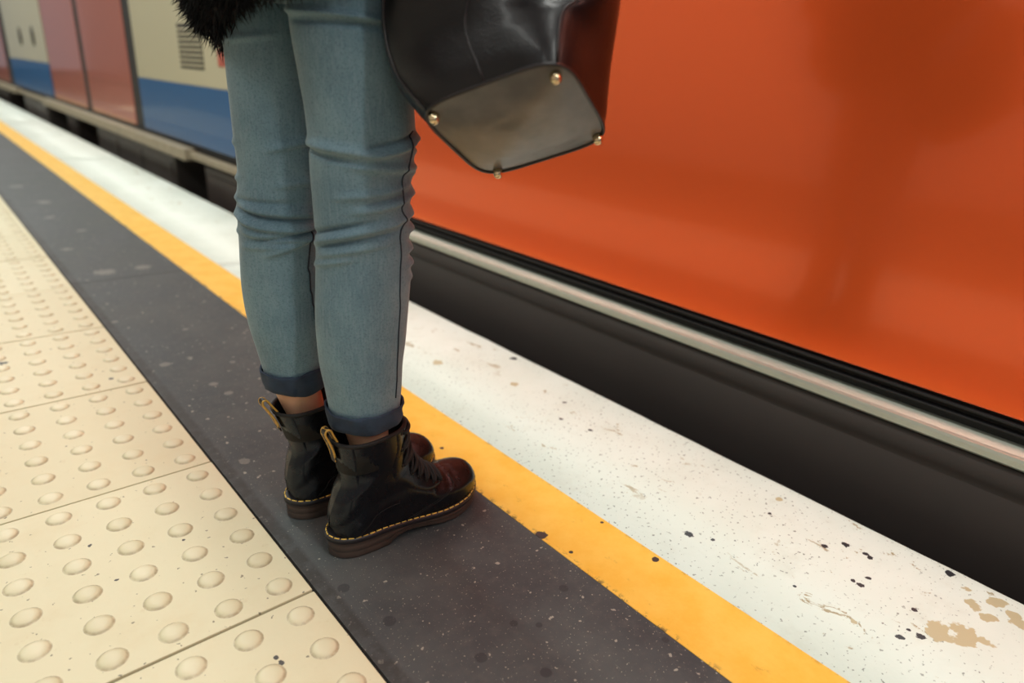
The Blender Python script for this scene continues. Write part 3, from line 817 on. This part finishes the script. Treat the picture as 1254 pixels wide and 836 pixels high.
# ------------------------------------------------------------------ the person's body: skinned skeleton, one surface
def build_body():
    J = {}; E_ = []
    def j(n, p, r): J[n] = (np.array(p, float), r)
    ankR, ankL = legR.at(.215)[0], legL.at(.225)[0]
    knR, knL = legR.at(.50)[0], legL.at(.50)[0]
    thR, thL = legR.at(.70)[0], legL.at(.70)[0]
    j('pelvis', (.42, .87, .93), .115); j('waist', (.42, .87, 1.06), .105); j('chest', (.43, .87, 1.24), .12); j('neckb', (.425, .87, 1.40), .06)
    j('neck', (.44, .87, 1.45), .047); j('headl', (.465, .87, 1.535), .072); j('headm', (.462, .87, 1.60), .082); j('headt', (.455, .87, 1.655), .062)
    for sd, y in (('R', -1), ('L', 1)):
        th, kn, an = (thR, knR, ankR) if sd == 'R' else (thL, knL, ankL)
        j('hip'+sd, (.42, .87+y*.080, .90), .070); j('thi'+sd, (*th, .70), .046); j('kne'+sd, (*kn, .50), .042); j('cal'+sd, (*(legR if sd == 'R' else legL).at(.38)[0], .38), .048)
        j('ank'+sd, (an[0]-.004, an[1], .228), .0395); bx, by = (.452, .806) if sd == 'R' else (.424, .942)
        j('hee'+sd, (bx, by, .130), .027); j('bal'+sd, (bx-.004, by, .08), .022); j('toe'+sd, (bx+.09, by, .055), .018)
        j('sho'+sd, (.425, .87+y*.165, 1.355), .058)
        E_.extend([('pelvis', 'hip'+sd), ('hip'+sd, 'thi'+sd), ('thi'+sd, 'kne'+sd), ('kne'+sd, 'cal'+sd), ('cal'+sd, 'ank'+sd), ('ank'+sd, 'hee'+sd), ('hee'+sd, 'bal'+sd), ('bal'+sd, 'toe'+sd), ('chest', 'sho'+sd)])
    j('elbR', (.44, .625, 1.10), .040); j('wriR', HANDLE+np.array([-.085, -.012, .012]), .026); j('palR', HANDLE+np.array([-.035, -.004, .016]), .027)
    j('elbL', (.38, 1.13, 1.10), .040); j('wriL', (.46, 1.10, .90), .026); j('palL', (.475, 1.09, .845), .027)
    for sd in 'RL': E_.extend([('sho'+sd, 'elb'+sd), ('elb'+sd, 'wri'+sd), ('wri'+sd, 'pal'+sd)])
    for a, b in (('pelvis', 'waist'), ('waist', 'chest'), ('chest', 'neckb'), ('neckb', 'neck'), ('neck', 'headl'), ('headl', 'headm'), ('headm', 'headt')): E_.append((a, b))
    names = list(J); me = bpy.data.meshes.new('person')
    me.from_pydata([tuple(J[n][0]-person_origin) for n in names], [(names.index(a), names.index(b)) for a, b in E_], [])
    o = bpy.data.objects.new('skin_tmp', me); col.objects.link(o)
    md = o.modifiers.new('skin', 'SKIN'); md.use_smooth_shade = True
    for i, n in enumerate(names):
        sv = me.skin_vertices[0].data[i]; r_ = J[n][1]
        sv.radius = (r_, r_); sv.use_root = (n == 'pelvis')
    sb = o.modifiers.new('sub', 'SUBSURF'); sb.levels = 2; sb.render_levels = 2
    def ev(ob):
        dg = bpy.context.evaluated_depsgraph_get(); dg.update()
        return bpy.data.meshes.new_from_object(ob.evaluated_get(dg))
    bodym = ev(o); bpy.data.objects.remove(o)
    bm = bmesh.new(); bm.from_mesh(bodym)
    m = MB()
    # fingers: short tapered chains rooted in the palms; the right ones close round the bag handles
    def finger(root, pts, r0): 
        pp = smooth_poly([root]+pts, 14); m.tube(pp, list(np.linspace(r0, r0*.72, 14)), 10); m.sphere(pp[-1], r0*.72, 10, 6); m.sphere(pp[0], r0, 10, 6)
    hp = J['palR'][0]
    for k, (ln, r0) in enumerate(((.9, .0085), (1.0, .0088), (.96, .0085), (.82, .0075))):
        dy = .022-.0155*k; b = hp+np.array([.006, dy, -.004])
        finger(b, [HANDLE+np.array([.016*ln, dy, .012]), HANDLE+np.array([.022*ln, dy, -.008]), HANDLE+np.array([.004, dy, -.020]), HANDLE+np.array([-.012, dy, -.013])], r0)
    finger(hp+np.array([-.012, .022, -.004]), [hp+np.array([.006, .032, -.014]), HANDLE+np.array([-.004, .026, -.020]), HANDLE+np.array([.012, .014, -.026])], .0098)
    hp = J['palL'][0]
    for k, (ln, r0) in enumerate(((.068, .0085), (.076, .0088), (.070, .0085), (.056, .0075))):
        dx = .026-.0165*k; b = hp+np.array([dx, 0, -.016])
        finger(b, [b+np.array([.002, -.003, -ln*.45]), b+np.array([.0, -.012, -ln*.8]), b+np.array([-.002, -.022, -ln])], r0)
    finger(hp+np.array([.018, -.008, .012]), [hp+np.array([.036, -.016, -.008]), hp+np.array([.038, -.020, -.034])], .0098)
    # face: nose, brow, lips, ears, jaw
    hx, hy = .465, .87
    m.sphere((hx+.012, hy, 1.555), (.075, .062, .088)); m.sphere((hx-.012, hy, 1.605), (.088, .074, .085))
    m.sphere((hx+.088, hy, 1.575), (.016, .011, .014)); m.tube([(hx+.076, hy, 1.612), (hx+.092, hy, 1.580)], [.008, .011], 10)
    m.sphere((hx+.075, hy, 1.540), (.013, .022, .006)); m.sphere((hx+.074, hy, 1.532), (.013, .020, .006)); m.sphere((hx+.064, hy, 1.500), (.020, .022, .016))
    for y in (-1, 1):
        m.sphere((hx-.008, hy+y*.076, 1.580), (.016, .008, .028)); m.sphere((hx+.062, hy+y*.030, 1.618), (.014, .022, .008)); m.sphere((hx+.055, hy+y*.034, 1.566), (.020, .018, .016))
    tmp = bpy.data.meshes.new('tmp'); tmp.from_pydata([tuple(np.array(p)-person_origin) for p in m.v], [], m.f); bm.from_mesh(tmp)
    bm.to_mesh(bodym); bm.free()
    o = bpy.data.objects.new('tmp_body', bodym); col.objects.link(o)
    rm = o.modifiers.new('remesh', 'REMESH'); rm.mode = 'VOXEL'; rm.voxel_size = .0055; rm.use_smooth_shade = True
    sm = o.modifiers.new('smooth', 'SMOOTH'); sm.factor = .5; sm.iterations = 3
    fin = ev(o); bpy.data.objects.remove(o)
    fin.name = 'person'; fin.materials.clear(); fin.materials.append(M_SKIN)
    fin.polygons.foreach_set('use_smooth', [True]*len(fin.polygons))
    ob = bpy.data.objects.new('person', fin); col.objects.link(ob); ob.location = tuple(person_origin)
    ORIG[ob.name] = person_origin
    return ob

# the bag's frame, solved from its base in the photograph
BAG_E1 = np.array([.4945, -.7896, .3633]); BAG_E2 = np.array([.8195, .2843, -.4975]); BAG_UP = np.array([.2896, .5437, .7877])
BAG_B = np.array([.4913, .4982, .7204]); BL1, BL2 = .1665, .1658
BAG_O = BAG_B-BAG_E1*BL1/2+BAG_E2*BL2/2
def bag_axis(h):
    """centre line of the bag: leaves the base along its normal and bends upright"""
    n = 24; p = BAG_O.copy(); d = BAG_UP
    for i in range(n):
        q = (i+.5)/n*h; k = min(1, max(0, (q-.02)/.16)); k = k*k*(3-2*k)
        d = BAG_UP*(1-k)+np.array([-.02, -.10, 1.])*k; d = d/np.linalg.norm(d); p = p+d*h/n
    return p, d
BAGH = .27
BTOP, BTD = bag_axis(BAGH)
HANDLE = BTOP+np.array([0, 0, .13])
person = build_body()
tag(person, 'person in cuffed light blue jeans, black lace-up boots and black fur coat, facing the train', 'person')

# jeans
def leg_mesh(leg, ztop, zbot, nth=110, nz=300):
    rings = []
    for z in np.linspace(zbot, ztop, nz):
        rings.append([leg.pt(z, th) for th in np.linspace(0, 360, nth, endpoint=False)])
    return rings
jm = MB()
ZC_R = (.2070, .2385); ZC_L = (.2230, .2600)
jm.loft(leg_mesh(legR, .845, ZC_R[0]+.006), False, True)
jm.loft(leg_mesh(legL, .845, ZC_L[0]+.006), False, True)
hips = []
for z, rx, ry, dx in ((.765, .070, .125, -.012), (.80, .098, .150, -.012), (.85, .112, .168, -.008), (.92, .112, .170, 0), (1.0, .10, .150, 0), (1.05, .095, .14, 0)):
    hips.append([(HIP[0]+dx+rx*math.cos(a)*(1-.2*max(0, math.cos(a+1.08))), HIP[1]+ry*math.sin(a)*(1-.2*max(0, math.cos(a+1.08))), z) for a in np.linspace(0, 2*math.pi, 64, endpoint=False)])
jm.loft(hips, True, True)
jeans = jm.build('jeans', M_DENIM, person)
jeans['label'] = 'faded light blue skinny jeans with rolled dark cuffs'
# turned-up cuffs: a rolled band with an uneven lower rim
def cuff(leg, z0, z1, dz, seed):
    m = MB(); prof = [(0, -.0030), (0, -.0005), (.10, .0020), (.35, .0034), (.60, .0034), (.85, .0042), (.97, .0038), (1.0, .0022), (.96, .0004)]
    nth = 96; rings = []
    for f_, off in prof:
        rg = []
        for th in np.linspace(0, 360, nth, endpoint=False):
            zz0 = z0+.0060*mnoise.noise((math.sin(math.radians(th))*1.3, math.cos(math.radians(th))*1.3, seed))
            zz1 = z1+.0040*mnoise.noise((math.sin(math.radians(th))*1.6, math.cos(math.radians(th))*1.6, seed+5))+dz*math.sin(math.radians(th))
            o_ = off+.0012*(f_ > .05)+.0032*mnoise.noise((th*.055+f_*1.5, f_*3.4, seed))*(f_ > .05)+.0014*math.sin(f_*9+th*.03+seed)*(.2 < f_ < .9)
            rg.append(leg.pt(zz0+(zz1-zz0)*f_, th, o_, wr=False))
        rings.append(rg)
    m.loft(rings, False, False); return m
cR = cuff(legR, ZC_R[0], ZC_R[1], .000, 1.3).build('cuff', M_CUFF, jeans)
cL = cuff(legL, ZC_L[0], ZC_L[1], .004, 7.7).build('cuff', M_CUFF, jeans)
def seam_line(leg, pts, r=.0012):
    pp = smooth_poly(pts, 60); zs = [leg.hit(u, y) for u, y in list(pp[::4])+[pp[-1]]]; zs = smooth_poly(zs, 90)
    return MB().tube([leg.pt(z, th, .0006) for z, th in zs], r, 6)
seam_line(legR, [(506, 160), (498, 182), (496, 205), (490, 222), (495, 236), (490, 246), (493, 262), (494, 280), (489, 294), (491, 310), (489, 340), (489, 390), (487, 440), (484, 488)], .0010).build('seam', M_THREAD, jeans)
seam_line(legL, [(383, 284), (377, 298), (378, 330), (381, 360), (386, 390)], .0013).build('seam', M_THREAD, jeans)
# fine stitched fold below the seat on the near leg
#zf = [legR.hit(u, y) for u, y in ((354, 13), (380, 16), (410, 20), (440, 23), (462, 26))]

# boots
make_boot((.374, .803), math.radians(1.0), 1, person, 'glossy black lace-up boot nearest the camera', (.0, 0), 1.02)
make_boot((.364, .930), math.radians(2.0), -1, person, 'glossy black lace-up boot half hidden behind the other', (-.024, .011), 1.02)

# ------------------------------------------------------------------ fur coat
CC = np.array([.425, .880])
def hem(a):                                      # lower towards her left and front, higher over the near thigh
    return float(np.interp(math.degrees(a) % 360, [0, 45, 85, 120, 138, 160, 185, 215, 250, 290, 330, 360], [.742, .730, .720, .720, .725, .760, .769, .780, .797, .798, .765, .742]))
def coat_ring(f_, n=72):
    zt = 1.43; out = []
    rx = crom([0, .06, .25, .5, .8, .93, 1], [.118, .140, .150, .142, .135, .095, .058], f_)[0]
    ry = crom([0, .06, .25, .5, .8, .93, 1], [.150, .176, .190, .182, .185, .150, .060], f_)[0]
    for a in np.linspace(0, 2*math.pi, n, endpoint=False):
        z0 = hem(a); z = z0+(zt-z0)*f_
        w = 1+.05*mnoise.noise((math.cos(a)*2.5, math.sin(a)*2.5, z*6))
        da = (math.degrees(a)+62+180) % 360-180                     # pressed in where the bag hangs against it
        w -= .30*math.exp(-(da/42)**4)*min(1, max(0, (1.02-z)/.08))
        out.append((CC[0]+rx*w*math.cos(a), CC[1]+ry*w*math.sin(a), z))
    return out
cm = MB(); rg = [coat_ring(f_) for f_ in np.r_[0, .02, .05, np.linspace(.09, 1, 26)]]
inner = [[(CC[0]+(p[0]-CC[0])*k, CC[1]+(p[1]-CC[1])*k, p[2]+dz) for p in rg[0]] for k, dz in ((.93, .10), (.90, .02))]
cm.loft(inner+rg, False, True)
def sleeve(pts, rs):
    pp = smooth_poly(pts, 16); cm.tube(pp, list(np.interp(np.linspace(0, 1, 16), np.linspace(0, 1, len(rs)), rs)), 18)
wr_ = HANDLE+np.array([-.10, -.016, .012])
sleeve([(.425, .74, 1.36), (.425, .665, 1.25), (.44, .622, 1.10), (.50, .612, 1.085), wr_], [.075, .072, .066, .062, .058])
sleeve([(.425, 1.00, 1.36), (.40, 1.08, 1.25), (.38, 1.13, 1.10), (.42, 1.115, 1.0), (.453, 1.104, .915)], [.075, .072, .066, .062, .055])
coat = cm.build('coat', M_FUR, person); coat['label'] = 'black fluffy fur coat hem'
# strands: tens of thousands of fine tapering tufts, thickest along the hem
fv, ff = [], []
def tuft(p, n, ln, wd):
    d = n*.55+np.array([rng.gauss(0, .35), rng.gauss(0, .35), -.75+rng.gauss(0, .3)]); d /= np.linalg.norm(d)
    sd = np.cross(d, [rng.gauss(0, 1), rng.gauss(0, 1), rng.gauss(0, 1)]); sd = sd/(np.linalg.norm(sd)+1e-9)*wd
    b = len(fv); mid = p+d*ln*.55+np.array([rng.gauss(0, .002), rng.gauss(0, .002), 0]); tip = p+d*ln+np.array([rng.gauss(0, .003), rng.gauss(0, .003), -.004])
    fv.extend([p-sd, p+sd, mid+sd*.7, mid-sd*.7, tip]); ff.extend([(b, b+1, b+2, b+3), (b+3, b+2, b+4)])
for _ in range(40000):
    low = rng.random() < .72
    fr = rng.random()**1.5*(.16 if low else 1.0); a = rng.uniform(0, 2*math.pi); k = int(a/(2*math.pi)*72) % 72
    i = min(len(rg)-2, int(np.searchsorted(np.r_[0, .02, .05, np.linspace(.09, 1, 26)], fr)))
    q = rng.random(); p = np.array(rg[i][k])*(1-q)+np.array(rg[i][(k+1) % 72])*q
    p2 = np.array(rg[i+1][k])*(1-q)+np.array(rg[i+1][(k+1) % 72])*q; p = p+(p2-p)*rng.random()
    n = np.array([p[0]-CC[0], p[1]-CC[1], 0]); n /= np.linalg.norm(n)+1e-9
    tuft(p-n*.002, n, rng.uniform(.018, .034), rng.uniform(.0007, .0016))
for _ in range(9000):
    k = rng.randrange(72); q = rng.random(); p = np.array(rg[0][k])*(1-q)+np.array(rg[0][(k+1) % 72])*q
    n = np.array([p[0]-CC[0], p[1]-CC[1], 0]); n /= np.linalg.norm(n)+1e-9
    tuft(p-n*rng.uniform(0, .03)+np.array([0, 0, .02*rng.random()]), n*rng.uniform(-.6, .8), rng.uniform(.018, .034), rng.uniform(.0007, .0016))
fur = obj('fur', fv, ff, M_FUR, coat, smooth=False, kind='stuff')
# hair, eyes
hm = MB(); rings = []
for z, rx, ry, dx in ((1.40, .050, .085, -.055), (1.46, .075, .100, -.045), (1.54, .088, .096, -.028), (1.60, .098, .092, -.016), (1.65, .095, .086, -.012), (1.69, .070, .064, -.010), (1.71, .025, .024, -.010)):
    rings.append([(.465+dx+rx*math.cos(a)*(1 if math.cos(a) < 0 or z > 1.63 else .55), .87+ry*math.sin(a), z) for a in np.linspace(0, 2*math.pi, 40, endpoint=False)])
hm.loft(rings).build('hair', M_HAIR, person)
for y in (-1, 1):
    MB().sphere((.465+.066, .87+y*.030, 1.596), .0115).build('eye', simple('eye_white', (230, 228, 222), .2, var=0), person)

# ------------------------------------------------------------------ bag
t = NT('bag_leather')
t.color(t.mix(t.ramp(t.noise(10, 4), .3, .7), lin(12, 11, 14), lin(22, 19, 22)))
vo = t.node('ShaderNodeTexVoronoi'); vo.inputs['Scale'].default_value = 420; t.link(t.pos(), vo.inputs['Vector'])
t.set(Roughness=.30, Specular_IOR_Level=.28, Coat_Weight=.10, Coat_Roughness=.12)
t.bump(t.math('ADD', vo.outputs['Distance'], t.math('MULTIPLY', t.noise(30, 4), 2.5)), .12, .0012)
M_BAG = t.m
t = NT('bag_base_leather')
t.color(t.mix(t.ramp(t.noise(16, 4), .3, .7), lin(84, 83, 82), lin(112, 110, 107)))
t.set(Roughness=.38, Specular_IOR_Level=.6, Coat_Weight=.3, Coat_Roughness=.3)
vo = t.node('ShaderNodeTexVoronoi'); vo.inputs['Scale'].default_value = 520; t.link(t.pos(), vo.inputs['Vector'])
t.bump(vo.outputs['Distance'], .10, .0008)
M_BAGB = t.m
M_STUD = simple('pale_gold_metal', (226, 206, 168), .16, metal=1.0, var=.05)
M_PIPE = simple('bag_piping', (30, 24, 26), .35, var=.1)
def bag_ring(h, n=80, grow=1.0):
    c, d = bag_axis(max(h, 1e-4))
    e1 = BAG_E1-d*(BAG_E1@d); e1 /= np.linalg.norm(e1); e2 = np.cross(d, e1); e2 *= np.sign(e2@BAG_E2)
    a = crom([0, .02, .06, .12, .20, .30], [.0832, .094, .112, .126, .124, .110], h)[0]*grow
    c = c-e1*crom([0, .02, .06, .12, .20, .30], [0, .004, .012, .016, .010, 0], h)[0]
    b = crom([0, .02, .06, .12, .20, .30], [.0829, .0880, .090, .088, .075, .050], h)[0]*grow
    ex = float(np.interp(h, [0, .1, .3], [5.0, 4.0, 3.0])); out = []
    for k in range(n):
        q = 2*math.pi*k/n; cq, sq = math.cos(q), math.sin(q)
        x = a*math.copysign(abs(cq)**(2/ex), cq); y = b*math.copysign(abs(sq)**(2/ex), sq)
        p = c+e1*x+e2*y
        w = .0045*mnoise.noise((p[0]*14, p[1]*14, p[2]*9))*min(1, h/.05)
        nrm = e1*x/a+e2*y/b; out.append(p+nrm/np.linalg.norm(nrm)*w)
    return out
hs = np.r_[0, .004, .01, np.linspace(.02, BAGH, 30)]
bag = MB().loft([bag_ring(h) for h in hs], False, False)
bag_o = bag.build('handbag', M_BAG, None, tuple(BAG_O))
tag(bag_o, 'black glossy leather handbag with grey base and small gold feet held at her side', 'handbag')
# base panel: slightly sagging
bb = MB(); n = 80; rings = []
r0 = np.array(bag_ring(0)); c0 = BAG_O
for k in np.linspace(1, .06, 14):
    sag = .011*(1-k**2.2)
    rings.append([c0+(p-c0)*k-BAG_UP*(sag+.0008*mnoise.noise((p[0]*30*k, p[1]*30*k, k*2))*(k < .95)) for p in r0])
bb.loft(rings, False, True).build('base_panel', M_BAGB, bag_o)
MB().tube([p-BAG_UP*.0005 for p in r0], .0022, 8, closed=True).build('piping', M_PIPE, bag_o)
for sx, sy in ((-.82, -.80), (.80, -.74), (.84, .82), (-.72, .88)):
    p = c0+BAG_E1*BL1/2*sx+BAG_E2*BL2/2*sy-BAG_UP*.004
    m = MB(); d = -BAG_UP; e1 = BAG_E1; e2 = BAG_E2
    rr = [[p+d*z+(e1*math.cos(a)+e2*math.sin(a))*r for a in np.linspace(0, 2*math.pi, 18, endpoint=False)] for r, z in ((.0058, -.003), (.0060, .002), (.0052, .0055), (.0034, .0078), (.001, .0086))]
    m.loft(rr).build('metal_foot', M_STUD, bag_o)
# seams: centre of the front, and the edge where the side gusset meets it
def bag_line(k, h0, h1, off=.0004, n=24):
    out = []
    for h in np.linspace(h0, h1, n):
        r_ = np.array(bag_ring(h)); c = r_.mean(0); p = r_[k % 80]; out.append(p+(p-c)/np.linalg.norm(p-c)*off)
    return out
for k, r_ in ((60, .0009), (70, .0016), (50, .0016), (10, .0016), (30, .0016)):
    MB().tube(bag_line(k, .002, BAGH), r_, 6).build('seam', M_PIPE, bag_o)
rim = [np.array(p) for p in bag_ring(BAGH)]
MB().tube(rim, .003, 8, closed=True).build('rim', M_PIPE, bag_o)
for sgn in (-1, 1):                              # two rolled handles meeting in the hand
    k0, k1 = (56, 64) if sgn < 0 else (16, 24)
    a, b = (rim[54], rim[66]) if sgn < 0 else (rim[26], rim[14])
    top = HANDLE+np.array([0, 0, -.004+.0*sgn])+BAG_E2*0
    off = np.array([BAG_E2[0], BAG_E2[1], 0]); off = off/np.linalg.norm(off)*.006*sgn
    ax = (b-a)/np.linalg.norm(b-a)
    pts = smooth_poly([a+[0, 0, -.03], a+[0, 0, .02], a+(top-a)*.6+ax*-.012, top+off-ax*.035, top+off+[0, 0, .004], top+off+ax*.035, b+(top-b)*.6+ax*.012, b+[0, 0, .02], b+[0, 0, -.03]], 50)
    MB().tube(pts, .0052, 10).build('handle', M_BAG, bag_o)
